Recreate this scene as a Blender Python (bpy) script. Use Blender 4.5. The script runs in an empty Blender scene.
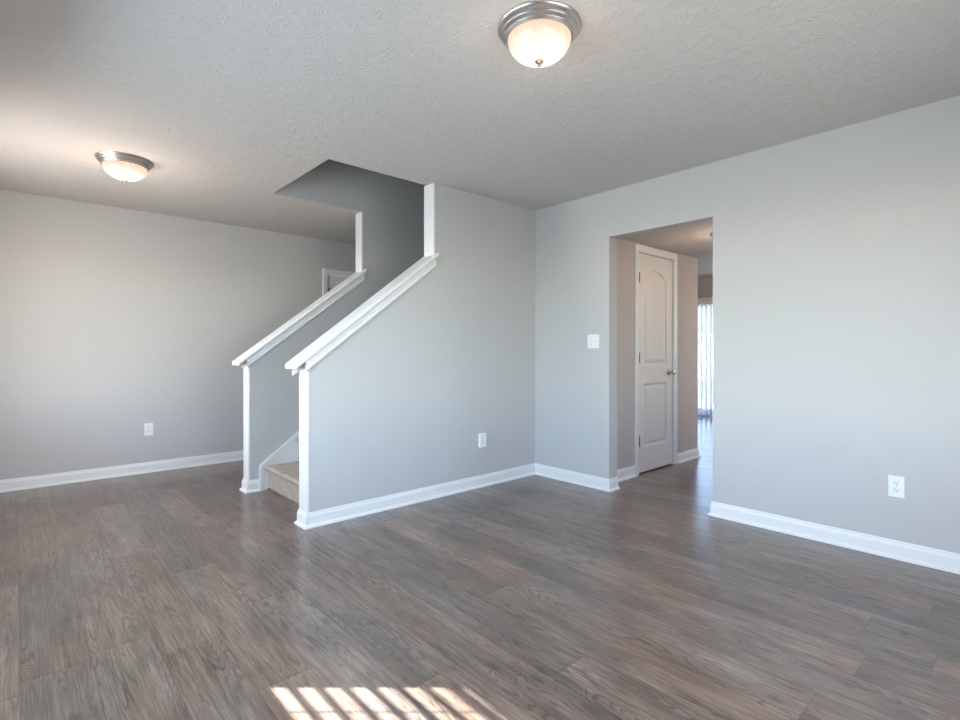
import bpy, bmesh, math, random
from mathutils import Vector, Matrix
random.seed(7)
S = bpy.context.scene
COL = S.collection
PI = math.pi

# ------------------------------------------------------------------ camera
FPX = 513.0
YAW = math.atan2(465.3, FPX)
cam_d = bpy.data.cameras.new('camera')
cam = bpy.data.objects.new('camera', cam_d)
COL.objects.link(cam)
cam.location = (0, 0, 1.129)
cam.rotation_euler = (PI / 2, 0, -YAW)
cam_d.sensor_width = 36
cam_d.lens = 36 * FPX / 960
cam_d.shift_y = -8 / 960
cam_d.clip_start = 0.02
S.camera = cam

# ------------------------------------------------------------------ view
vs = S.view_settings
S.display_settings.display_device = 'sRGB'
vs.view_transform = 'Standard'
vs.look = 'None'
vs.gamma = 1
vs.use_curve_mapping = False
vs.exposure = -0.17
S.cycles.use_denoising = True
S.cycles.max_bounces = 12
S.cycles.diffuse_bounces = 7
S.cycles.glossy_bounces = 4
S.cycles.transparent_max_bounces = 16
S.cycles.sample_clamp_indirect = 6

# ------------------------------------------------------------------ sky, sun, daylight
SUN_TAN = 0.493
SUN_DIR = Vector((0.74, -0.672, -SUN_TAN)).normalized()
W = bpy.data.worlds.new('sky')
S.world = W
W.use_nodes = True
nt = W.node_tree
sky = nt.nodes.new('ShaderNodeTexSky')
sky.sky_type = 'NISHITA'
sky.sun_disc = False
sky.sun_elevation = math.radians(58)
sky.dust_density = 0.4
sky.ozone_density = 2.5
sky.sun_rotation = math.atan2(-0.74, 0.672)
bg = nt.nodes['Background']
bg.inputs['Strength'].default_value = 2.4
nt.links.new(sky.outputs[0], bg.inputs[0])

def lamp(name, typ, energy, color, loc, direction, **kw):
    d = bpy.data.lights.new(name, typ)
    d.energy = energy
    d.color = color
    for k, v in kw.items():
        setattr(d, k, v)
    o = bpy.data.objects.new(name, d)
    o.location = loc
    o.rotation_euler = Vector(direction).to_track_quat('-Z', 'Y').to_euler()
    COL.objects.link(o)
    return o

lamp('sun', 'SUN', 90.0, (1.0, 0.985, 0.97), (-6, 5, 6), SUN_DIR, angle=math.radians(0.4))
# daylight of the window beside the camera, then fill lamps at added windows
lamp('window_daylight', 'AREA', 74, (0.64, 0.84, 1.0), (-0.40, 1.9, 1.35), (1, 0.1, -0.55),
     shape='RECTANGLE', size=1.75, size_y=1.25)
lamp('dining_fill', 'AREA', 35, (1.0, 0.90, 0.87), (-0.40, 4.2, 1.40), (1, 0.1, 0.0),  # fill lamp added to brighten the dining end
     shape='RECTANGLE', size=1.0, size_y=1.25)
lamp('kitchen_fill', 'AREA', 105, (1.0, 0.87, 0.79), (6.9, -0.40, 1.5), (0.9, 1, 0.2),  # fill lamp added to brighten the kitchen and hall
     shape='RECTANGLE', size=1.2, size_y=1.0)
lamp('rear_fill', 'AREA', 34, (1.0, 0.98, 0.95), (1.6, -0.40, 1.40), (0.1, 1, -0.45),  # fill lamp added for the stair wall face
     shape='RECTANGLE', size=1.6, size_y=1.25)

# ------------------------------------------------------------------ materials
class NT:
    def __init__(s, name):
        s.m = bpy.data.materials.new(name)
        s.m.use_nodes = True
        s.t = s.m.node_tree
        s.b = s.t.nodes['Principled BSDF']
        s.out = s.t.nodes['Material Output']
    def n(s, typ, **kw):
        x = s.t.nodes.new(typ)
        for k, v in kw.items():
            setattr(x, k, v)
        return x
    def set(s, sock, v):
        if hasattr(v, 'is_output') or isinstance(v, bpy.types.NodeSocket):
            s.t.links.new(v, sock)
        else:
            sock.default_value = v
    def math(s, op, a, b=0.0, c=0.0):
        x = s.n('ShaderNodeMath', operation=op)
        s.set(x.inputs[0], a); s.set(x.inputs[1], b); s.set(x.inputs[2], c)
        return x.outputs[0]
    def mix(s, fac, a, b, blend='MIX'):
        x = s.n('ShaderNodeMix', data_type='RGBA', blend_type=blend)
        s.set(x.inputs[0], fac); s.set(x.inputs[6], a); s.set(x.inputs[7], b)
        return x.outputs[2]
    def ramp(s, fac, stops):
        x = s.n('ShaderNodeValToRGB')
        e = x.color_ramp.elements
        e[0].position, e[0].color = stops[0]
        e[1].position, e[1].color = stops[1]
        for p, c in stops[2:]:
            k = e.new(p); k.color = c
        s.set(x.inputs[0], fac)
        return x.outputs[0]
    def noise(s, vec, scale, detail=2, rough=0.5, dist=0.0):
        x = s.n('ShaderNodeTexNoise')
        s.set(x.inputs['Vector'], vec)
        x.inputs['Scale'].default_value = scale
        x.inputs['Detail'].default_value = detail
        x.inputs['Roughness'].default_value = rough
        x.inputs['Distortion'].default_value = dist
        return x.outputs['Fac']
    def comb(s, x, y, z=0.0):
        c = s.n('ShaderNodeCombineXYZ')
        s.set(c.inputs[0], x); s.set(c.inputs[1], y); s.set(c.inputs[2], z)
        return c.outputs[0]
    def obj(s):
        return s.n('ShaderNodeTexCoord').outputs['Object']
    def bump(s, h, strength, dist=0.01):
        x = s.n('ShaderNodeBump')
        x.inputs['Strength'].default_value = strength
        x.inputs['Distance'].default_value = dist
        s.set(x.inputs['Height'], h)
        s.t.links.new(x.outputs[0], s.b.inputs['Normal'])
        return x

def g(r, gg=None, b=None):
    return (r, r if gg is None else gg, r if b is None else b, 1)

def plain(name, col, rough=0.5, metal=0.0, bump_scale=None, bump=0.1, spec=0.5):
    k = NT(name)
    k.b.inputs['Base Color'].default_value = col
    k.b.inputs['Roughness'].default_value = rough
    k.b.inputs['Metallic'].default_value = metal
    k.b.inputs['Specular IOR Level'].default_value = spec
    if bump_scale:
        k.bump(k.noise(k.obj(), bump_scale, 3), bump, 0.002)
    return k.m

M = {}
M['wall'] = plain('grey_wall_paint', g(0.50, 0.49, 0.478), 0.75, bump_scale=160, bump=0.12, spec=0.3)
M['hall_wall'] = plain('warm_lit_grey_wall', g(0.49, 0.435, 0.405), 0.7, bump_scale=160, bump=0.12, spec=0.3)  # hall's warm light tinted into the wall colour
M['trim'] = plain('white_trim_paint', g(0.75, 0.75, 0.74), 0.38)
M['door'] = plain('white_door_paint', g(0.72, 0.69, 0.66), 0.35)
M['plastic'] = plain('white_plastic', g(0.80, 0.80, 0.78), 0.35)
M['slat'] = plain('pale_grey_slat', g(0.34, 0.35, 0.37), 0.7)
M['dark'] = plain('dark_slot', g(0.03), 0.6)
M['nickel'] = plain('brushed_nickel', g(0.58, 0.55, 0.52), 0.30, 1.0)
M['pewter'] = plain('dull_nickel', g(0.26, 0.23, 0.20), 0.5, 1.0)
M['bronze'] = plain('dark_nickel', g(0.20, 0.17, 0.15), 0.35, 1.0)
M['vane'] = None

def floor_mat():
    k = NT('grey_brown_oak_planks')
    PW, PL = 0.195, 1.22
    sep = k.n('ShaderNodeSeparateXYZ'); k.set(sep.inputs[0], k.obj())
    X, Y = sep.outputs[0], sep.outputs[1]
    u = k.math('DIVIDE', k.math('SUBTRACT', X, 0.014), PW)
    row = k.math('FLOOR', u)
    fu = k.math('SUBTRACT', u, row)
    wn = k.n('ShaderNodeTexWhiteNoise', noise_dimensions='1D'); k.set(wn.inputs['W'], row)
    v = k.math('ADD', k.math('DIVIDE', Y, PL), k.math('MULTIPLY', wn.outputs['Value'], 7.0))
    colm = k.math('FLOOR', v)
    fv = k.math('SUBTRACT', v, colm)
    wn2 = k.n('ShaderNodeTexWhiteNoise', noise_dimensions='2D')
    k.set(wn2.inputs['Vector'], k.comb(row, colm))
    rnd = wn2.outputs['Value']
    rs = k.n('ShaderNodeSeparateColor'); k.set(rs.inputs[0], wn2.outputs['Color'])
    r1, r2 = rs.outputs[0], rs.outputs[1]
    ox = k.math('MULTIPLY', rnd, 37.0); oy = k.math('MULTIPLY', r1, 53.0)
    xx = k.math('ADD', X, ox); yy = k.math('ADD', Y, oy)
    # long cathedral grain: contour lines of a stretched noise, pushed around scattered knots
    f1 = k.noise(k.comb(k.math('MULTIPLY', xx, 6.5), k.math('MULTIPLY', yy, 0.55)), 1.0, 2, 0.5, 0.15)
    warp = k.noise(k.comb(k.math('MULTIPLY', xx, 30), k.math('MULTIPLY', yy, 7)), 1.0, 2)
    f1 = k.math('ADD', f1, k.math('MULTIPLY', warp, 0.022))
    vo = k.n('ShaderNodeTexVoronoi', voronoi_dimensions='2D')
    k.set(vo.inputs['Vector'], k.comb(k.math('MULTIPLY', xx, 3.0), k.math('MULTIPLY', yy, 1.5)))
    vo.inputs['Scale'].default_value = 1.0
    kd = k.math('MAXIMUM', k.math('SUBTRACT', 1.0, k.math('DIVIDE', vo.outputs['Distance'], 0.20)), 0.0)
    knot = k.math('MULTIPLY', kd, kd)
    f1 = k.math('ADD', f1, k.math('MULTIPLY', knot, 0.22))
    rings = k.math('MULTIPLY', k.math('PINGPONG', k.math('MULTIPLY', f1, 40.0), 0.5), 2.0)
    rings = k.math('ADD', rings, k.math('MULTIPLY', k.math('SUBTRACT', k.noise(k.comb(k.math('MULTIPLY', xx, 160), k.math('MULTIPLY', yy, 14)), 1.0, 2), 0.5), 0.9))
    ringm = k.ramp(rings, [(0.05, g(0)), (0.45, g(1))])
    rmask = k.ramp(k.noise(k.comb(k.math('MULTIPLY', xx, 7), k.math('MULTIPLY', yy, 1.5), 7.7), 1.0, 2), [(0.40, g(0.25)), (0.58, g(1))])
    ringl = k.math('SUBTRACT', 1.0, k.math('MULTIPLY', k.math('SUBTRACT', 1.0, ringm), rmask))
    fib = k.noise(k.comb(k.math('MULTIPLY', xx, 240), k.math('MULTIPLY', yy, 7)), 1.0, 3, 0.65)
    fib2 = k.noise(k.comb(k.math('MULTIPLY', xx, 60), k.math('MULTIPLY', yy, 1.7)), 1.0, 4, 0.65)
    blot = k.noise(k.comb(k.math('MULTIPLY', xx, 9), k.math('MULTIPLY', yy, 2.6)), 1.0, 3, 0.6, 0.4)
    hue = k.noise(k.comb(k.math('MULTIPLY', xx, 4.5), k.math('MULTIPLY', yy, 1.1), 3.3), 1.0, 3, 0.6)
    grey = k.ramp(blot, [(0.25, g(0.115, 0.100, 0.090)), (0.75, g(0.250, 0.222, 0.200))])
    tan = k.ramp(blot, [(0.25, g(0.115, 0.088, 0.070)), (0.75, g(0.255, 0.196, 0.155))])
    hf = k.math('ADD', hue, k.math('MULTIPLY', k.math('SUBTRACT', r2, 0.5), 0.16))
    base = k.mix(k.ramp(hf, [(0.38, g(0)), (0.66, g(1))]), grey, tan)
    base = k.mix(1.0, base, g(0.95, 0.82, 0.745), 'MULTIPLY')
    # per plank value
    pv = k.math('ADD', 0.72, k.math('MULTIPLY', rnd, 0.35))
    base = k.mix(1.0, base, k.comb(pv, pv, pv), 'MULTIPLY')
    gl = k.math('ADD', 0.36, k.math('MULTIPLY', ringl, 0.74))
    base = k.mix(0.75, base, k.comb(gl, gl, gl), 'MULTIPLY')
    fl = k.math('ADD', -0.75, k.math('MULTIPLY', fib, 3.5))
    base = k.mix(0.55, base, k.comb(fl, fl, fl), 'MULTIPLY')
    fl2 = k.math('ADD', -0.4, k.math('MULTIPLY', fib2, 2.8))
    base = k.mix(0.6, base, k.comb(fl2, fl2, fl2), 'MULTIPLY')
    kn = k.math('SUBTRACT', 1.0, k.math('MULTIPLY', k.ramp(knot, [(0.45, g(0)), (0.9, g(1))]), 0.45))
    base = k.mix(1.0, base, k.comb(kn, kn, kn), 'MULTIPLY')
    # seams
    du = k.math('MULTIPLY', k.math('SUBTRACT', 0.5, k.math('ABSOLUTE', k.math('SUBTRACT', fu, 0.5))), PW)
    dv = k.math('MULTIPLY', k.math('SUBTRACT', 0.5, k.math('ABSOLUTE', k.math('SUBTRACT', fv, 0.5))), PL)
    d = k.math('MINIMUM', du, dv)
    seam = k.ramp(k.math('DIVIDE', d, 0.004), [(0.0, g(0)), (0.75, g(1))])
    base = k.mix(1.0, base, k.mix(seam, g(0.6), g(1)), 'MULTIPLY')
    k.set(k.b.inputs['Base Color'], base)
    rgh = 0.30
    k.b.inputs['Coat Weight'].default_value = 0.32
    k.b.inputs['Coat Roughness'].default_value = 0.13
    k.set(k.b.inputs['Roughness'], rgh)
    k.b.inputs['Specular IOR Level'].default_value = 0.6
    bev = k.math('MULTIPLY', k.ramp(k.math('DIVIDE', d, 0.014), [(0.0, g(0)), (1.0, g(1))]), 0.6)
    hgt = k.math('ADD', bev, k.math('MULTIPLY', ringl, 0.12))
    hgt = k.math('ADD', hgt, k.math('MULTIPLY', fib, 0.04))
    k.bump(hgt, 0.22, 0.004)
    return k.m
M['floor'] = floor_mat()

def ceiling_mat():
    k = NT('stomped_ceiling_texture')
    co = k.obj()
    nz = k.n('ShaderNodeTexNoise'); k.set(nz.inputs['Vector'], co)
    nz.inputs['Scale'].default_value = 9; nz.inputs['Detail'].default_value = 2
    off = k.n('ShaderNodeVectorMath', operation='MULTIPLY_ADD')
    k.set(off.inputs[0], nz.outputs['Color']); off.inputs[1].default_value = (0.10, 0.10, 0); k.set(off.inputs[2], co)
    flat = k.n('ShaderNodeVectorMath', operation='MULTIPLY')
    k.set(flat.inputs[0], off.outputs[0]); flat.inputs[1].default_value = (1, 1, 0)
    hs = None
    for sc, rays in ((6.0, 19.0), (10.0, 15.0)):
        vo = k.n('ShaderNodeTexVoronoi', voronoi_dimensions='2D'); k.set(vo.inputs['Vector'], flat.outputs[0])
        vo.inputs['Scale'].default_value = sc
        sub = k.n('ShaderNodeVectorMath', operation='SUBTRACT')
        k.set(sub.inputs[0], flat.outputs[0]); k.set(sub.inputs[1], vo.outputs['Position'])
        sp = k.n('ShaderNodeSeparateXYZ'); k.set(sp.inputs[0], sub.outputs[0])
        an = k.math('ARCTAN2', sp.outputs[1], sp.outputs[0])
        wv = k.math('SINE', k.math('ADD', k.math('MULTIPLY', an, rays), k.math('MULTIPLY', k.noise(co, 30, 2), 5.0)))
        br = k.ramp(k.noise(co, 26, 2), [(0.42, g(0)), (0.62, g(1))])
        ln = k.math('MULTIPLY', k.math('MAXIMUM', k.math('SUBTRACT', wv, 0.25), 0.0), br)
        hs = ln if hs is None else k.math('ADD', hs, ln)
    hs = k.math('ADD', hs, k.math('MULTIPLY', k.noise(co, 70, 3), 0.35))
    k.b.inputs['Base Color'].default_value = g(0.555, 0.535, 0.512)
    k.b.inputs['Roughness'].default_value = 0.85
    k.b.inputs['Specular IOR Level'].default_value = 0.25
    k.bump(hs, 0.38, 0.005)
    return k.m
M['ceiling'] = ceiling_mat()

def carpet_mat():
    k = NT('beige_carpet')
    co = k.obj()
    a = k.noise(co, 260, 3, 0.7)
    b = k.noise(co, 22, 2)
    c = k.ramp(k.math('ADD', k.math('MULTIPLY', a, 0.7), k.math('MULTIPLY', b, 0.3)),
               [(0.3, g(0.30, 0.25, 0.20)), (0.7, g(0.66, 0.57, 0.48))])
    k.set(k.b.inputs['Base Color'], c)
    k.b.inputs['Roughness'].default_value = 0.95
    k.b.inputs['Specular IOR Level'].default_value = 0.1
    k.bump(a, 0.9, 0.01)
    return k.m
M['carpet'] = carpet_mat()

def bowl_mat(name, strength):
    k = NT(name)
    co = k.obj()
    n1 = k.noise(co, 14, 3, 0.6, 1.5)
    sp = k.n('ShaderNodeSeparateXYZ'); k.set(sp.inputs[0], co)
    rad = k.math('SQRT', k.math('ADD', k.math('POWER', sp.outputs[0], 2.0), k.math('POWER', sp.outputs[1], 2.0)))
    rim = k.math('DIVIDE', rad, 0.125)
    f = k.math('ADD', k.math('POWER', rim, 3.0), k.math('MULTIPLY', k.math('SUBTRACT', n1, 0.5), 2.0))
    col = k.ramp(f, [(0.15, g(1.0, 0.93, 0.85)), (1.0, g(1.0, 0.66, 0.46))])
    st = k.math('MULTIPLY', k.math('SUBTRACT', 1.15, k.math('MULTIPLY', k.math('MULTIPLY', rim, rim), 0.50)), strength)
    k.b.inputs['Base Color'].default_value = g(0.16, 0.14, 0.12)
    k.b.inputs['Roughness'].default_value = 0.25
    k.set(k.b.inputs['Emission Color'], col)
    k.set(k.b.inputs['Emission Strength'], st)
    return k.m
M['bowl'] = bowl_mat('alabaster_glass_lit', 1.6)

def glass_mat():
    k = NT('window_glass')
    t = k.n('ShaderNodeBsdfTransparent')
    gl = k.n('ShaderNodeBsdfGlossy'); gl.inputs['Roughness'].default_value = 0.02
    mx = k.n('ShaderNodeMixShader')
    mx.inputs[0].default_value = 0.07; k.set(mx.inputs[1], t.outputs[0]); k.set(mx.inputs[2], gl.outputs[0])
    k.t.links.new(mx.outputs[0], k.out.inputs[0])
    return k.m
M['glass'] = glass_mat()

def vane_mat():
    k = NT('translucent_white_vane')
    d = k.n('ShaderNodeBsdfDiffuse'); d.inputs[0].default_value = g(0.85)
    t = k.n('ShaderNodeBsdfTranslucent'); t.inputs[0].default_value = g(0.85)
    mx = k.n('ShaderNodeMixShader'); mx.inputs[0].default_value = 0.5
    k.set(mx.inputs[1], d.outputs[0]); k.set(mx.inputs[2], t.outputs[0])
    k.t.links.new(mx.outputs[0], k.out.inputs[0])
    return k.m
M['vane'] = vane_mat()

def grass_mat():
    k = NT('lawn_grass')
    k.set(k.b.inputs['Base Color'], k.ramp(k.noise(k.obj(), 3, 6, 0.7), [(0.3, g(0.045, 0.06, 0.03)), (0.7, g(0.11, 0.13, 0.075))]))
    k.b.inputs['Roughness'].default_value = 0.9
    return k.m
M['grass'] = grass_mat()
M['concrete'] = plain('patio_concrete', g(0.5, 0.49, 0.47), 0.85, bump_scale=40, bump=0.2)
M['siding'] = plain('bluegrey_siding', g(0.16, 0.21, 0.27), 0.7, bump_scale=20)
M['roof'] = plain('pale_outdoor_paint', g(0.6, 0.6, 0.58), 0.7)

# ------------------------------------------------------------------ mesh helpers
def link(name, bm, mat, parent=None, kind=None, smooth=False, loc=None):
    me = bpy.data.meshes.new(name)
    bmesh.ops.recalc_face_normals(bm, faces=bm.faces[:])
    if smooth:
        for f in bm.faces:
            f.smooth = True
        for e in bm.edges:
            if len(e.link_faces) == 2 and e.calc_face_angle(0) > math.radians(35):
                e.smooth = False
    bm.to_mesh(me)
    bm.free()
    me.materials.append(M[mat])
    o = bpy.data.objects.new(name, me)
    COL.objects.link(o)
    if parent is not None:
        o.parent = parent
    if loc is not None:
        o.location = loc
    if kind:
        o['kind'] = kind
    return o

def box(bm, x0, x1, y0, y1, z0, z1, bevel=0.0):
    vs_ = [bm.verts.new((x, y, z)) for x in (x0, x1) for y in (y0, y1) for z in (z0, z1)]
    idx = [(0, 1, 3, 2), (4, 6, 7, 5), (0, 4, 5, 1), (2, 3, 7, 6), (0, 2, 6, 4), (1, 5, 7, 3)]
    fs = [bm.faces.new([vs_[i] for i in q]) for q in idx]
    if bevel > 0:
        bmesh.ops.recalc_face_normals(bm, faces=fs)
        es = list({e for f in fs for e in f.edges})
        bmesh.ops.bevel(bm, geom=es, offset=bevel, segments=2, profile=0.5, affect='EDGES')
    return bm

def B(*a, bevel=0.0):
    bm = bmesh.new()
    box(bm, *a, bevel=bevel)
    return bm

def prism(bm, poly, axis, a, b):
    """extrude a polygon. axis 'y': poly is (x,z); axis 'x': (y,z); axis 'z': (x,y)"""
    def P(p, t):
        return {'y': (p[0], t, p[1]), 'x': (t, p[0], p[1]), 'z': (p[0], p[1], t)}[axis]
    A = [bm.verts.new(P(p, a)) for p in poly]
    C = [bm.verts.new(P(p, b)) for p in poly]
    n = len(poly)
    fs = [bm.faces.new(A), bm.faces.new(C[::-1])]
    for i in range(n):
        fs.append(bm.faces.new([A[i], C[i], C[(i + 1) % n], A[(i + 1) % n]]))
    return fs

def lathe(bm, prof, seg=48, axis='z', origin=(0, 0, 0)):
    rings = []
    for r, z in prof:
        if r < 1e-5:
            rings.append([bm.verts.new((0, 0, z))])
        else:
            rings.append([bm.verts.new((r * math.cos(2 * PI * i / seg), r * math.sin(2 * PI * i / seg), z)) for i in range(seg)])
    for a, b in zip(rings, rings[1:]):
        for i in range(seg):
            j = (i + 1) % seg
            if len(a) == 1 and len(b) == 1:
                continue
            if len(a) == 1:
                bm.faces.new([a[0], b[i], b[j]])
            elif len(b) == 1:
                bm.faces.new([a[i], b[0], a[j]])
            else:
                bm.faces.new([a[i], b[i], b[j], a[j]])
    o = Vector(origin)
    rot = {'z': Matrix.Identity(3), 'x': Matrix.Rotation(PI / 2, 3, 'Y'), '-y': Matrix.Rotation(PI / 2, 3, 'X')}[axis]
    for ring in rings:
        for vtx in ring:
            vtx.co = rot @ vtx.co + o
    return bm

def sweep(bm, path, prof):
    """sweep a profile (d = distance to the LEFT of travel, z) along a mitred plan path"""
    n = len(path)
    pts = [Vector(p) for p in path]
    rings = []
    for i in range(n):
        d0 = (pts[i] - pts[i - 1]).normalized() if i > 0 else None
        d1 = (pts[i + 1] - pts[i]).normalized() if i < n - 1 else None
        if d0 is None: d0 = d1
        if d1 is None: d1 = d0
        n0 = Vector((-d0.y, d0.x)); n1 = Vector((-d1.y, d1.x))
        m = (n0 + n1)
        m = m / max(0.2, m.dot(n0))
        rings.append([bm.verts.new((pts[i].x + m.x * d, pts[i].y + m.y * d, z)) for d, z in prof])
    k = len(prof)
    for a, b in zip(rings, rings[1:]):
        for i in range(k):
            j = (i + 1) % k
            bm.faces.new([a[i], b[i], b[j], a[j]])
    bm.faces.new(rings[0]); bm.faces.new(rings[-1][::-1])
    return bm

BASE_PROF = [(0.0, 0.0), (0.026, 0.0), (0.026, 0.006), (0.022, 0.014), (0.014, 0.018), (0.012, 0.022), (0.012, 0.070),
             (0.010, 0.078), (0.007, 0.084), (0.006, 0.094), (0.003, 0.098), (0.0, 0.098)]

def empty(name, loc, label=None, cat=None, group=None, kind=None, rz=0.0):
    o = bpy.data.objects.new(name, None)
    o.empty_display_size = 0.1
    COL.objects.link(o)
    o.location = loc
    o.rotation_euler = (0, 0, rz)
    if label: o['label'] = label
    if cat: o['category'] = cat
    if group: o['group'] = group
    if kind: o['kind'] = kind
    return o

ST = 'structure'
H = 2.44
XL, YB0, XR, YF = -0.5, -0.5, 3.575, 5.655      # room planes: left, back, right, far
YS, YK = 3.182, 4.300                           # stair wall face, stairwell far wall face
YSI = 3.300                                     # stair wall's stairwell side
XE = 9.0                                        # glass door wall
SL = 0.757                                      # slope of the rails

# ------------------------------------------------------------------ floor, ceiling
link('floor', B(XL - 0.12, XE + 0.1, YB0 - 0.12, YF + 0.12, -0.10, 0), 'floor', kind=ST)
bm = bmesh.new()
box(bm, XL - 0.12, 1.58, YB0 - 0.12, YF + 0.12, H, H + 0.28)
box(bm, 1.58, 5.2, YB0 - 0.12, YSI - 0.026, H, H + 0.28)
box(bm, 1.58, 5.2, YK + 0.004, YF + 0.12, H, H + 0.28)
box(bm, 5.2, XE + 0.1, YB0 - 0.12, YF + 0.12, H, H + 0.28)
link('ceiling', bm, 'ceiling', kind=ST)
link('ground', B(-40, 60, -40, 40, -0.32, -0.12), 'grass', kind=ST)

# ------------------------------------------------------------------ outer walls
def wall_with_holes_x(name, x0, x1, y0, y1, holes, mat='wall', z1=H + 0.28):
    bm = bmesh.new()
    ys = y0
    for (a, b, z0, zt) in sorted(holes):
        box(bm, x0, x1, ys, a, 0, z1)
        if z0 > 0: box(bm, x0, x1, a, b, 0, z0)
        box(bm, x0, x1, a, b, zt, z1)
        ys = b
    box(bm, x0, x1, ys, y1, 0, z1)
    return link(name, bm, mat, kind=ST)

def wall_with_holes_y(name, y0, y1, x0, x1, holes, mat='wall', z1=H + 0.28):
    bm = bmesh.new()
    xs = x0
    for (a, b, z0, zt) in sorted(holes):
        box(bm, xs, a, y0, y1, 0, z1)
        if z0 > 0: box(bm, a, b, y0, y1, 0, z0)
        box(bm, a, b, y0, y1, zt, z1)
        xs = b
    box(bm, xs, x1, y0, y1, 0, z1)
    return link(name, bm, mat, kind=ST)

WZ0, WZ1 = 0.735, 2.05
wall_with_holes_x('wall_left', XL - 0.12, XL, YB0, YF, [(1.0, 2.925, WZ0, WZ1), (3.7, 4.7, WZ0, WZ1)])
wall_with_holes_y('wall_back', YB0 - 0.12, YB0, XL - 0.12, XE, [(0.8, 2.4, WZ0, WZ1), (6.3, 7.5, WZ0, WZ1)])
wall_with_holes_y('wall_far', YF, YF + 0.12, XL - 0.12, XE, [(2.712, 3.348, 0, 2.045)])
wall_with_holes_x('wall_glass_door', XE, XE + 0.12, YB0, YF, [(2.75, 4.65, 0, 2.05)], 'hall_wall')

# right wall with the open doorway, its back side and reveal
OY0, OY1, OZ, XR2 = 1.546, 2.381, 2.065, 3.690
bm = bmesh.new()
box(bm, XR, XR2, YB0, OY0, 0, H, 0)
box(bm, XR, XR2, OY0, OY1, OZ, H)
box(bm, XR, XR2, OY1, YS + 0.10, 0, H)
link('wall_right', bm, 'wall', kind=ST)

# ------------------------------------------------------------------ staircase walls
XJ = 2.398                                       # where the walls become full height
XP = 1.402                                       # start of the knee walls
def capz(x): return 1.030 + (x - 1.318) * SL     # underside of the rail board
bm = bmesh.new()
prism(bm, [(XP, 0), (5.2, 0), (5.2, H), (XJ + 0.012, H), (XJ + 0.012, capz(XJ + 0.012)), (XP, capz(XP))], 'y', YS, YSI)
link('wall_stair', bm, 'wall', kind=ST)
XK = 2.402
bm = bmesh.new()
prism(bm, [(XP, 0), (5.2, 0), (5.2, 5.0), (1.45, 5.0), (1.45, H + 0.012), (XK + 0.012, H + 0.012),
           (XK + 0.012, capz(XK + 0.012)), (XP, capz(XP))], 'y', YK, YK + 0.108)
link('wall_stairwell', bm, 'wall', kind=ST)
bm = bmesh.new()
box(bm, 1.45, 1.573, YSI, YK, H + 0.02, 5.0)
link('wall_upper_left', bm, 'wall', kind=ST)
link('wall_upper_front', B(1.45, 5.2, YSI - 0.14, YSI - 0.027, H + 0.28, 5.0), 'wall', kind=ST)
link('wall_upper_right', B(5.2, 5.32, YSI - 0.12, YK + 0.108, 0.0, 5.0), 'wall', kind=ST)
link('ceiling_upper', B(1.45, 5.32, YSI - 0.12, YK + 0.108, 5.0, 5.1), 'ceiling', kind=ST)

# white end boards of the knee walls and jamb boards of the full walls
link('trim_1', B(1.387, 1.4025, YS - 0.004, YSI + 0.004, 0, capz(1.395), bevel=0.002), 'trim', kind=ST)
link('trim_2', B(XJ, XJ + 0.014, YS - 0.004, YSI + 0.004, capz(XJ) + 0.02, H - 0.001, bevel=0.002), 'trim', kind=ST)
link('trim_3', B(1.387, 1.4025, YK - 0.004, YK + 0.112, 0, capz(1.395), bevel=0.002), 'trim', kind=ST)
link('trim_4', B(XK, XK + 0.014, YK - 0.004, YK + 0.112, capz(XK) + 0.02, H - 0.001, bevel=0.002), 'trim', kind=ST)

def rail(name, y0, y1, xend, label):
    """sloping rail board with a bed moulding on both sides"""
    ov = 0.034
    bm = bmesh.new()
    x0 = 1.308
    L = (xend - x0)
    t = 0.032
    # cross-section in (y, dz) swept along the slope
    sec = [(y0 - ov + 0.006, 0), (y1 + ov - 0.006, 0), (y1 + ov, 0.008), (y1 + ov, t - 0.008), (y1 + ov - 0.008, t),
           (y0 - ov + 0.008, t), (y0 - ov, t - 0.008), (y0 - ov, 0.008)]
    A = [bm.verts.new((x0, y, capz(x0) + z)) for y, z in sec]
    C = [bm.verts.new((xend, y, capz(xend) + z)) for y, z in sec]
    bm.faces.new(A); bm.faces.new(C[::-1])
    for i in range(len(sec)):
        j = (i + 1) % len(sec)
        bm.faces.new([A[i], C[i], C[j], A[j]])
    top = link(name, bm, 'trim', kind=ST)
    for yy, sg, xa in ((y0, -1, 1.376), (y1, 1, 1.346 if y0 < 4 else 1.376)):
        bm = bmesh.new()
        sec = [(0, 0.0), (0.012, 0.0), (0.013, -0.010), (0.013, -0.034), (0.010, -0.039), (0.019, -0.046), (0.021, -0.056),
               (0.018, -0.068), (0.008, -0.073), (0, -0.075)]
        xb = xend - 0.014
        A = [bm.verts.new((xa, yy + sg * d, capz(xa) + z - 0.0005)) for d, z in sec]
        C = [bm.verts.new((xb, yy + sg * d, capz(xb) + z - 0.0005)) for d, z in sec]
        bm.faces.new(A); bm.faces.new(C[::-1])
        for i in range(len(sec)):
            j = (i + 1) % len(sec)
            bm.faces.new([A[i], C[i], C[j], A[j]])
        link('bed_moulding', bm, 'trim', top)
    top['label'] = label
    return top
rail('trim_5', YS, YSI, 2.428, 'white sloping rail cap on the near grey knee wall of the stairs')
rail('trim_6', YK, YK + 0.108, 2.440, 'white sloping rail cap on the far knee wall of the stairs')

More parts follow.
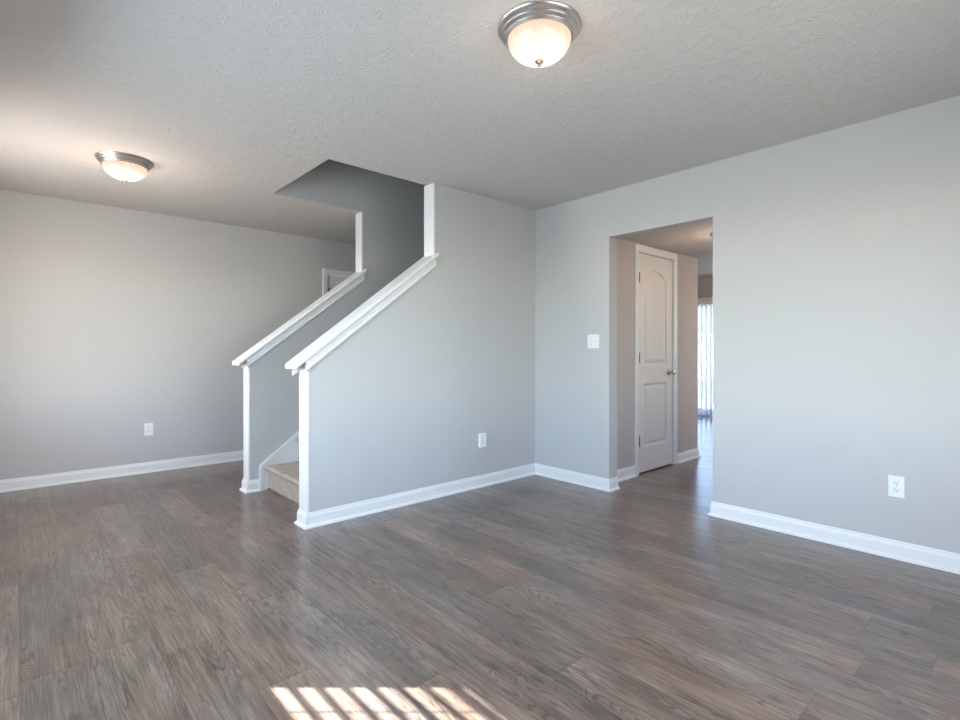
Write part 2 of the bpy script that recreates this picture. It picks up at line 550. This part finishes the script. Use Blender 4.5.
# skirt board along the stairs
SK0 = 1.474
bm = bmesh.new()
def skz(x): return 0.203 + (x - SK0) * 0.760
prism(bm, [(SK0, 0), (1.56, 0), (4.9, skz(4.9) - 0.32), (4.9, skz(4.9)), (SK0, skz(SK0))], 'y', YK - 0.016, YK)
sk = link('trim_7', bm, 'trim', kind=ST)
bm = bmesh.new()
prism(bm, [(SK0 - 0.004, 0), (SK0 + 0.022, 0), (SK0 + 0.022, skz(SK0) - 0.008), (4.9, skz(4.9) - 0.022), (4.9, skz(4.9) + 0.008),
           (SK0 - 0.004, skz(SK0) + 0.006)], 'y', YK - 0.024, YK - 0.0155)
link('moulding', bm, 'trim', sk)
bm = bmesh.new()
prism(bm, [(SK0, 0), (1.56, 0), (4.9, skz(4.9) - 0.32), (4.9, skz(4.9)), (SK0, skz(SK0))], 'y', YSI, YSI + 0.016)
link('trim_8', bm, 'trim', kind=ST)

# ------------------------------------------------------------------ carpeted staircase
st = empty('staircase', (1.546, (YSI + YK) / 2, 0), 'beige carpeted staircase between the two grey knee walls', 'stairs')
RISE, RUN, NST = 0.2, 0.264, 13
hw = (YK - YSI) / 2 - 0.017
for i in range(NST):
    z0 = i * RISE
    x0 = i * RUN
    zt = z0 + RISE
    # rounded carpet nosing
    prof = [(x0 + RUN + 0.02, z0 + 0.012 if i == 0 else z0), (x0, z0 + 0.012 if i == 0 else z0), (x0, zt - 0.05), (x0 - 0.012, zt - 0.045)]
    for q in range(7):
        a = -PI / 2 - PI * q / 6 * 1.0
        prof.append((x0 - 0.014 + 0.021 * math.cos(a), zt - 0.022 + 0.022 * math.sin(a)))
    prof += [(x0 + RUN + 0.02, zt)]
    bm = bmesh.new()
    prism(bm, prof, 'y', -hw, hw)
    o = link('step', bm, 'carpet', st, smooth=True)
bm = bmesh.new()
prism(bm, [(-0.012, 0), (-0.012, 0.008), (-0.006, 0.014), (0, 0.016), (0.01, 0.016), (0.01, 0)], 'y', -hw, hw)
o = link('floor_strip', bm, 'floor', st)
o['label'] = 'dark wooden strip under the first carpeted riser'

# ------------------------------------------------------------------ hall
HY = 2.515
SOF = 2.132
bm = bmesh.new()
box(bm, XR2, 4.236, HY, HY + 0.11, 0, SOF + 0.3)
box(bm, 4.236, 4.905, HY, HY + 0.11, 2.062, SOF + 0.3)
box(bm, 4.905, 5.44, HY, HY + 0.11, 0, SOF + 0.3)
box(bm, 5.33, 5.44, HY + 0.11, YF, 0, H)
link('wall_hall', bm, 'hall_wall', kind=ST)
link('ceiling_hall', B(XR2, 5.45, YB0, HY, SOF, H), 'ceiling', kind=ST)

# ------------------------------------------------------------------ baseboards
def base(name, path):
    return link(name, sweep(bmesh.new(), path, BASE_PROF), 'trim', kind=ST)
base('baseboard_right', [(XR2, OY0), (XR, OY0), (XR, YB0)][::-1])
base('baseboard_corner', [(XR, YS), (XR, OY1), (XR2, OY1)][::-1])
base('baseboard_stair', [(1.50, YSI), (1.388, YSI), (1.388, YS), (XR, YS)][::-1])
base('baseboard_knee', [(2.7, YK + 0.108), (1.388, YK + 0.108), (1.388, YK), (SK0 - 0.004, YK)][::-1])
base('baseboard_far', [(2.648, YF), (XL, YF)])
base('baseboard_left', [(XL, YF), (XL, YB0)])
base('baseboard_back', [(XL, YB0), (XR, YB0)])
base('baseboard_hall', [(4.176, HY), (XR2, HY), (XR2, OY1)])
base('baseboard_hall_end', [(5.44, YF), (5.44, HY), (4.968, HY)])

# ------------------------------------------------------------------ doors
def inset_poly(poly, d):
    """offset a closed CCW polygon inwards"""
    n = len(poly); out = []
    for i in range(n):
        p0, p1, p2 = Vector(poly[i - 1]), Vector(poly[i]), Vector(poly[(i + 1) % n])
        a = (p1 - p0).normalized(); b = (p2 - p1).normalized()
        na = Vector((-a.y, a.x)); nb = Vector((-b.y, b.x))
        m = na + nb
        m = m / max(0.3, m.dot(na))
        out.append((p1.x + m.x * d, p1.y + m.y * d))
    return out

def rect_poly(x0, x1, z0, z1):
    return [(x0, z0), (x1, z0), (x1, z1), (x0, z1)]

def arch_poly(x0, x1, z0, zs, zt, n=14):
    """rectangle whose top is a shallow arch springing at zs and peaking at zt"""
    w = (x1 - x0); s = zt - zs
    R = (w * w / 4 + s * s) / (2 * s)
    cx, cz = (x0 + x1) / 2, zt - R
    a0 = math.asin(w / 2 / R)
    pts = [(x0, z0), (x1, z0)]
    for i in range(n + 1):
        a = a0 - 2 * a0 * i / n
        pts.append((cx + R * math.sin(a), cz + R * math.cos(a)))
    return pts

def panel_door(root, w, h, t, panels, loc, mat='door'):
    """leaf in the local xz-plane, its face at y = 0 looking along -y, x from 0 to w"""
    bm = bmesh.new()
    loops = [rect_poly(0, w, 0, h)] + panels
    edges = []
    outer = None
    for lp in loops:
        vs_ = [bm.verts.new((p[0], 0, p[1])) for p in lp]
        if outer is None: outer = vs_
        for i in range(len(vs_)):
            edges.append(bm.edges.new((vs_[i], vs_[(i + 1) % len(vs_)])))
    bmesh.ops.triangle_fill(bm, use_beauty=True, use_dissolve=False, edges=edges)
    # remove fill inside the panels
    bk = [bm.verts.new((v_.co.x, t, v_.co.z)) for v_ in outer]
    for i in range(4):
        bm.faces.new([outer[i], outer[(i + 1) % 4], bk[(i + 1) % 4], bk[i]])
    bm.faces.new(bk)
    leaf = link('leaf', bm, mat, root, loc=loc)
    for lp in panels:
        bm = bmesh.new()
        rings = []
        for d, y in ((0, 0), (0.006, 0.002), (0.014, 0.012), (0.022, 0.014), (0.030, 0.013), (0.052, 0.003), (0.056, 0.002)):
            q = inset_poly(lp, d) if d else lp
            rings.append([bm.verts.new((p[0], y, p[1])) for p in q])
        for a, b in zip(rings, rings[1:]):
            for i in range(len(a)):
                j = (i + 1) % len(a)
                bm.faces.new([a[i], b[i], b[j], a[j]])
        bm.faces.new(rings[-1])
        link('panel', bm, mat, leaf)
    return leaf

def casing(root, x0, x1, ztop, w, y, mat='trim'):
    """three-sided door casing around opening x0..x1, its back on plane y, standing out along -y"""
    bm = bmesh.new()
    prof = [(0, 0), (0, 0.009), (0.008, 0.012), (w - 0.014, 0.017), (w - 0.006, 0.017), (w, 0.012), (w, 0)]
    P = [(x0, 0, -1, 0), (x0, ztop, -1, 1), (x1, ztop, 1, 1), (x1, 0, 1, 0)]
    rings = [[bm.verts.new((px + sx * d, y - e, pz + sz * d)) for d, e in prof] for px, pz, sx, sz in P]
    k = len(prof)
    for a, b in zip(rings, rings[1:]):
        for i in range(k):
            j = (i + 1) % k
            bm.faces.new([a[i], b[i], b[j], a[j]])
    bm.faces.new(rings[0]); bm.faces.new(rings[-1][::-1])
    return link('casing', bm, mat, root)

def jamb(root, x0, x1, ztop, y0, y1):
    bm = bmesh.new()
    t = 0.008
    box(bm, x0, x0 + t, y0, y1, 0, ztop)
    box(bm, x1 - t, x1, y0, y1, 0, ztop)
    box(bm, x0 + t, x1 - t, y0, y1, ztop - t, ztop)
    box(bm, x0 + t, x0 + t + 0.012, y0 + 0.052, y0 + 0.09, 0, ztop - t)
    box(bm, x1 - t - 0.012, x1 - t, y0 + 0.052, y0 + 0.09, 0, ztop - t)
    box(bm, x0 + t, x1 - t, y0 + 0.052, y0 + 0.09, ztop - t - 0.012, ztop - t)
    return link('door_jamb', bm, 'trim', root)

def hinge(parent, x, y, z, mat='bronze'):
    bm = bmesh.new()
    lathe(bm, [(0, z - 0.045), (0.0065, z - 0.045), (0.0065, z + 0.045), (0, z + 0.045)], 12, 'z', (x, y, 0))
    lathe(bm, [(0, z + 0.045), (0.005, z + 0.045), (0.0035, z + 0.052), (0, z + 0.053)], 12, 'z', (x, y, 0))
    box(bm, x, x + 0.018, -0.003, 0.001, z - 0.044, z + 0.044)
    return link('hinge', bm, mat, parent)

def knob(parent, x, z):
    bm = bmesh.new()
    prof = [(0, 0), (0.032, 0), (0.033, 0.004), (0.026, 0.009), (0.012, 0.012), (0.0105, 0.026), (0.017, 0.032), (0.0255, 0.040),
            (0.028, 0.050), (0.0255, 0.060), (0.016, 0.066), (0, 0.067)]
    lathe(bm, prof, 28, '-y', (x, 0, z))
    o = link('knob', bm, 'nickel', parent, smooth=True)
    o['label'] = 'brushed nickel round door knob'
    return o

d1 = empty('door_1', (4.236, HY, 0), 'white two-panel door with an arched top panel in the hall', None, kind=ST)
DW = 0.669
jamb(d1, 0, DW, 2.060, -0.002, 0.108)
casing(d1, 0.004, DW - 0.004, 2.056, 0.062, -0.001)

lw, lh = DW - 0.024, 2.034
lf = panel_door(d1, lw, lh, 0.035, [rect_poly(0.108, lw - 0.108, 0.222, 0.822), arch_poly(0.108, lw - 0.108, 0.990, 1.815, 1.900)],
                (0.012, 0.006, 0.012))
for z in (0.29, 1.06, 1.80):
    hinge(lf, 0.006, -0.012, z)
knob(lf, lw - 0.062, 0.918)

d2 = empty('door_2', (2.712, YF, 0), 'white door and casing glimpsed above the far knee wall of the stairs', None, kind=ST)
DW2 = 0.636
jamb(d2, 0, DW2, 2.044, -0.002, 0.118)
casing(d2, 0.004, DW2 - 0.004, 2.040, 0.064, -0.001)
lw2 = DW2 - 0.024
lf2 = panel_door(d2, lw2, 2.016, 0.035, [rect_poly(0.108, lw2 - 0.108, 0.222, 0.822), arch_poly(0.108, lw2 - 0.108, 0.990, 1.70, 1.785)],
                 (0.012, 0.006, 0.012))
for z in (0.27, 1.06, 1.82):
    hinge(lf2, 0.004, -0.010, z)
knob(lf2, lw2 - 0.062, 0.918)

# glass sliding door at the end of the back room
SY0, SY1, SZ = 2.75, 4.65, 2.05
d3 = empty('door_3', (XE, 0, 0), 'glass sliding door behind white vertical blinds in the back room', None, kind=ST)
bm = bmesh.new()
box(bm, 0.01, 0.11, SY0, SY0 + 0.05, 0, SZ); box(bm, 0.01, 0.11, SY1 - 0.05, SY1, 0, SZ)
box(bm, 0.01, 0.11, SY0 + 0.05, SY1 - 0.05, SZ - 0.05, SZ); box(bm, 0.01, 0.11, SY0 + 0.05, SY1 - 0.05, 0, 0.04)
link('frame', bm, 'trim', d3)
for ya, yb, xx in ((SY0 + 0.05, 3.73, 0.02), (3.67, SY1 - 0.05, 0.065)):
    bm = bmesh.new()
    box(bm, xx, xx + 0.035, ya, ya + 0.06, 0.04, SZ - 0.05); box(bm, xx, xx + 0.035, yb - 0.06, yb, 0.04, SZ - 0.05)
    box(bm, xx, xx + 0.035, ya + 0.06, yb - 0.06, SZ - 0.12, SZ - 0.05); box(bm, xx, xx + 0.035, ya + 0.06, yb - 0.06, 0.04, 0.13)
    sash = link('sash', bm, 'trim', d3)
    link('pane', B(xx + 0.014, xx + 0.020, ya + 0.06, yb - 0.06, 0.13, SZ - 0.12), 'glass', sash)

vb = empty('vertical_blind', (XE - 0.055, 0, 0), 'white vertical blind hanging over the glass door in the back room', 'window blind')
bm = bmesh.new()
box(bm, -0.05, 0.045, SY0 - 0.06, SY1 + 0.06, 1.985, 2.085, bevel=0.004)
link('valance', bm, 'trim', vb)
bm = bmesh.new()
box(bm, -0.02, 0.02, SY0 - 0.04, SY1 + 0.04, 1.955, 1.984)
link('track', bm, 'plastic', vb)
n = 24
ang = math.radians(-34)
for i in range(n):
    y = SY0 + 0.02 + (SY1 - SY0 - 0.04) * i / (n - 1)
    bm = bmesh.new()
    hw_ = 0.0445
    cs = []
    for q in range(7):
        tt = -1 + 2 * q / 6
        cs.append((tt * hw_, 0.006 * (1 - tt * tt)))
    pts = cs + [(a, b - 0.0012) for a, b in cs[::-1]]
    ca, sa = math.cos(ang), math.sin(ang)
    poly = [(b * ca - a * sa, y + a * ca + b * sa) for a, b in pts]
    prism(bm, poly, 'z', 0.03, 1.95)
    link('vane', bm, 'vane', vb)
bm = bmesh.new()
lathe(bm, [(0, 0.9), (0.006, 0.9), (0.006, 1.93), (0, 1.93)], 10, 'z', (-0.062, SY1 - 0.02, 0))
link('wand', bm, 'plastic', vb)

# ------------------------------------------------------------------ window beside the camera, and added unseen ones
def window(name, axis, plane, a, b, sgn):
    """frame, two sashes with panes; wall plane = inner face, sgn = direction to the outside along axis"""
    r = empty(name, (0, 0, 0), kind=ST)
    def bx(bm, u0, u1, d0, d1, z0, z1):
        d0, d1 = sorted((plane + sgn * d0, plane + sgn * d1))
        if axis == 'x': box(bm, d0, d1, u0, u1, z0, z1)
        else: box(bm, u0, u1, d0, d1, z0, z1)
    bm = bmesh.new()
    for u0, u1, z0, z1 in ((a, a + 0.035, WZ0, WZ1), (b - 0.035, b, WZ0, WZ1), (a + 0.035, b - 0.035, WZ0, WZ0 + 0.02), (a + 0.035, b - 0.035, WZ1 - 0.035, WZ1)):
        bx(bm, u0, u1, 0.085, 0.119, z0, z1)
    zm = (WZ0 + WZ1) / 2 + 0.06
    bx(bm, a + 0.035, b - 0.035, 0.09, 0.115, zm, zm + 0.03)
    fr = link('window_frame', bm, 'trim', r)
    bm = bmesh.new()
    bx(bm, a + 0.03, b - 0.03, 0.100, 0.104, WZ0 + 0.015, WZ1 - 0.03)
    link('pane', bm, 'glass', fr)
    bm = bmesh.new()
    bx(bm, a - 0.05, b + 0.05, -0.03, -0.001, WZ0 - 0.025, WZ0 - 0.001)
    link('window_sill', bm, 'trim', r)
window('window_1', 'x', XL, 1.0, 2.925, -1)
window('added_dining_window', 'x', XL, 3.7, 4.7, -1)  # unseen, added to go with the dining fill lamp
window('added_rear_window', 'y', YB0, 0.8, 2.4, -1)  # unseen, added to go with the fill lamp behind the camera
window('added_kitchen_window', 'y', YB0, 6.3, 7.5, -1)  # unseen, added to go with the kitchen fill lamp

# slatted blind in the window beside the camera (it stripes the sunlight on the floor)
hb = empty('horizontal_blind', (XL - 0.035, 1.9625, 0), 'pale slatted horizontal blind in the window beside the camera', 'window blind')
TILT = math.radians(14)
PITCH = 0.044
Z0S = 0.772
nsl = 28
for i in range(nsl):
    z = Z0S + i * PITCH
    bm = bmesh.new()
    box(bm, -0.0235, 0.0235, -0.947, 0.947, -0.0015, 0.0015)
    bmesh.ops.rotate(bm, verts=bm.verts[:], cent=(0, 0, 0), matrix=Matrix.Rotation(TILT, 3, 'Y'))
    bmesh.ops.translate(bm, verts=bm.verts[:], vec=(0, 0, z))
    link('slat', bm, 'slat', hb)
for yy in (-0.72, 0.0, 0.72):
    bm = bmesh.new()
    for dx in (-0.026,):
        box(bm, dx - 0.001, dx + 0.001, yy - 0.004, yy + 0.004, Z0S, 2.0)
    link('ladder_cord', bm, 'plastic', hb)
link('head_rail', B(-0.028, 0.028, -0.947, 0.947, 1.995, 2.04), 'plastic', hb)

# unseen roof added to block the sun, the patio and the house beyond the glass door
bm = bmesh.new()
box(bm, -2.29, XL - 0.13, -4, 5.2, 2.26, 2.45)  # edge set to cut the sun above the lowest slats
box(bm, -6.0, XL - 0.13, 5.2, 12, 2.26, 2.45)  # deeper part added to keep sun out of the dining window
link('sun_block_roof', bm, 'roof', kind=ST)
link('trim_10', B(XE + 0.13, XE + 3.5, 0, 7, -0.12, -0.04), 'concrete', kind=ST)

hs_ = empty('house', (24, 12, -0.12), 'pale house with a dark roof beyond the glass door', 'house')
link('wall', B(0, 7, -6, 6, 0, 2.55), 'roof', hs_)
bm = bmesh.new()
prism(bm, [(-0.5, 2.45), (7.5, 2.45), (7.5, 2.6), (3.5, 5.0), (-0.5, 2.6)], 'y', -6.5, 6.5)
link('roof', bm, 'siding', hs_)

# ------------------------------------------------------------------ ceiling lights
def ceiling_light(loc, label, mat='bowl', watts=0, group='flush ceiling lights'):
    r = empty('ceiling_light', loc, label, 'ceiling light', group)
    bm = bmesh.new()
    prof = [(0, 0), (0.166, 0), (0.168, -0.005), (0.165, -0.010), (0.157, -0.014), (0.152, -0.019), (0.153, -0.024), (0.149, -0.029),
            (0.142, -0.032), (0.138, -0.037), (0.138, -0.041), (0.134, -0.045), (0.127, -0.046), (0.120, -0.042), (0.0, -0.038)]
    lathe(bm, prof, 64)
    rim = link('metal_rim', bm, 'nickel', r, smooth=True)
    rim['label'] = 'stepped brushed nickel rim'
    bm = bmesh.new()
    prof = [(0.128, -0.042)]
    for q in range(1, 15):
        a = q / 14 * PI / 2
        prof.append((0.128 * math.cos(a) ** 0.92 if q < 14 else 0.0, -0.042 - 0.092 * math.sin(a)))
    lathe(bm, prof, 64)
    bw = link('glass_bowl', bm, mat, r, smooth=True)
    bw['label'] = 'glowing alabaster glass bowl'
    bm = bmesh.new()
    z = -0.131
    prof = [(0, z), (0.017, z - 0.001), (0.018, z - 0.005), (0.012, z - 0.010), (0.008, z - 0.013), (0.009, z - 0.018), (0.006, z - 0.024), (0, z - 0.026)]
    lathe(bm, prof, 24)
    link('finial', bm, 'pewter', r, smooth=True)
    if watts:
        lamp('bulb', 'POINT', watts, (1.0, 0.76, 0.59), (loc[0], loc[1], loc[2] - 0.27), (0, 0, -1), shadow_soft_size=0.09)
    return r
ceiling_light((1.574, 1.378, H), 'large nearest ceiling light with glowing bowl above the living room floor', watts=2.5)
ceiling_light((0.560, 4.235, H), 'ceiling light with glowing bowl near the far left wall', watts=5)
ceiling_light((4.45, 1.766, SOF), 'hall ceiling light barely showing at the doorway edge', watts=6)

# ------------------------------------------------------------------ outlets and switch
def duplex(name, loc, rz, label, cat, group=None, depth=0.006, w=0.072, h=0.117):
    """wall plate in the local xz-plane facing -y"""
    r = empty(name, loc, label, cat, group, rz=rz)
    bm = bmesh.new()
    box(bm, -w / 2, w / 2, -depth, -0.0005, -h / 2, h / 2, bevel=min(0.003, depth * 0.45))
    pl = link('cover_plate', bm, 'plastic', r)
    for s in (-1, 1):
        zc = s * 0.0195
        bm = bmesh.new()
        pts = []
        for q in range(24):
            a = 2 * PI * q / 24
            pts.append((0.017 * math.cos(a), zc + max(-0.0135, min(0.0135, 0.017 * math.sin(a)))))
        prism(bm, pts, 'y', -depth - 0.002, -depth + 0.001)
        rc = link('receptacle', bm, 'plastic', r)
        bm = bmesh.new()
        box(bm, -0.0078, -0.0053, -depth - 0.0026, -depth - 0.0018, zc - 0.001, zc + 0.008)
        box(bm, 0.0053, 0.0078, -depth - 0.0026, -depth - 0.0018, zc - 0.000, zc + 0.007)
        q = [(0.0028 * math.cos(2 * PI * j / 12), zc - 0.007 + 0.0028 * math.sin(2 * PI * j / 12)) for j in range(12)]
        prism(bm, q, 'y', -depth - 0.0026, -depth - 0.0018)
        link('slots', bm, 'dark', rc)
    bm = bmesh.new()
    q = [(0.0032 * math.cos(2 * PI * j / 14), 0.0032 * math.sin(2 * PI * j / 14)) for j in range(14)]
    prism(bm, q, 'y', -depth - 0.0012, -depth + 0.001)
    link('screw', bm, 'nickel', r)
    return r
duplex('wall_outlet', (XR, 0.548, 0.393), PI * 1.5, 'white duplex outlet on the pale right wall, nearest the camera', 'wall outlet', 'wall outlets')
duplex('wall_outlet', (0.931, YF, 0.403), 0, 'white outlet on the far left wall above the baseboard', 'wall outlet', 'wall outlets')
duplex('wall_outlet', (2.902, YS, 0.391), 0, 'thick white outlet cover standing out from the grey stair wall', 'wall outlet', 'wall outlets', depth=0.024)

sw = empty('light_switch', (XR, 2.531, 1.217), 'white double light switch beside the hall doorway', 'light switch', rz=PI * 1.5)
bm = bmesh.new()
box(bm, -0.0585, 0.0585, -0.006, -0.0005, -0.0585, 0.0585, bevel=0.0027)
link('switch_plate', bm, 'plastic', sw)
for s in (-1, 1):
    bm = bmesh.new()
    box(bm, s * 0.023 - 0.0052, s * 0.023 + 0.0052, -0.0072, -0.0055, -0.012, 0.012)
    c = link('toggle_collar', bm, 'plastic', sw)
    bm = bmesh.new()
    prism(bm, [(-0.007, -0.005), (-0.007, 0.005), (-0.016, 0.010), (-0.017, 0.006)], 'x', s * 0.023 - 0.0038, s * 0.023 + 0.0038)
    link('toggle', bm, 'plastic', c)
    for z in (-0.030, 0.030):
        bm = bmesh.new()
        q = [(s * 0.023 + 0.003 * math.cos(2 * PI * j / 12), z + 0.003 * math.sin(2 * PI * j / 12)) for j in range(12)]
        prism(bm, q, 'y', -0.0070, -0.0055)
        link('screw', bm, 'nickel', sw)
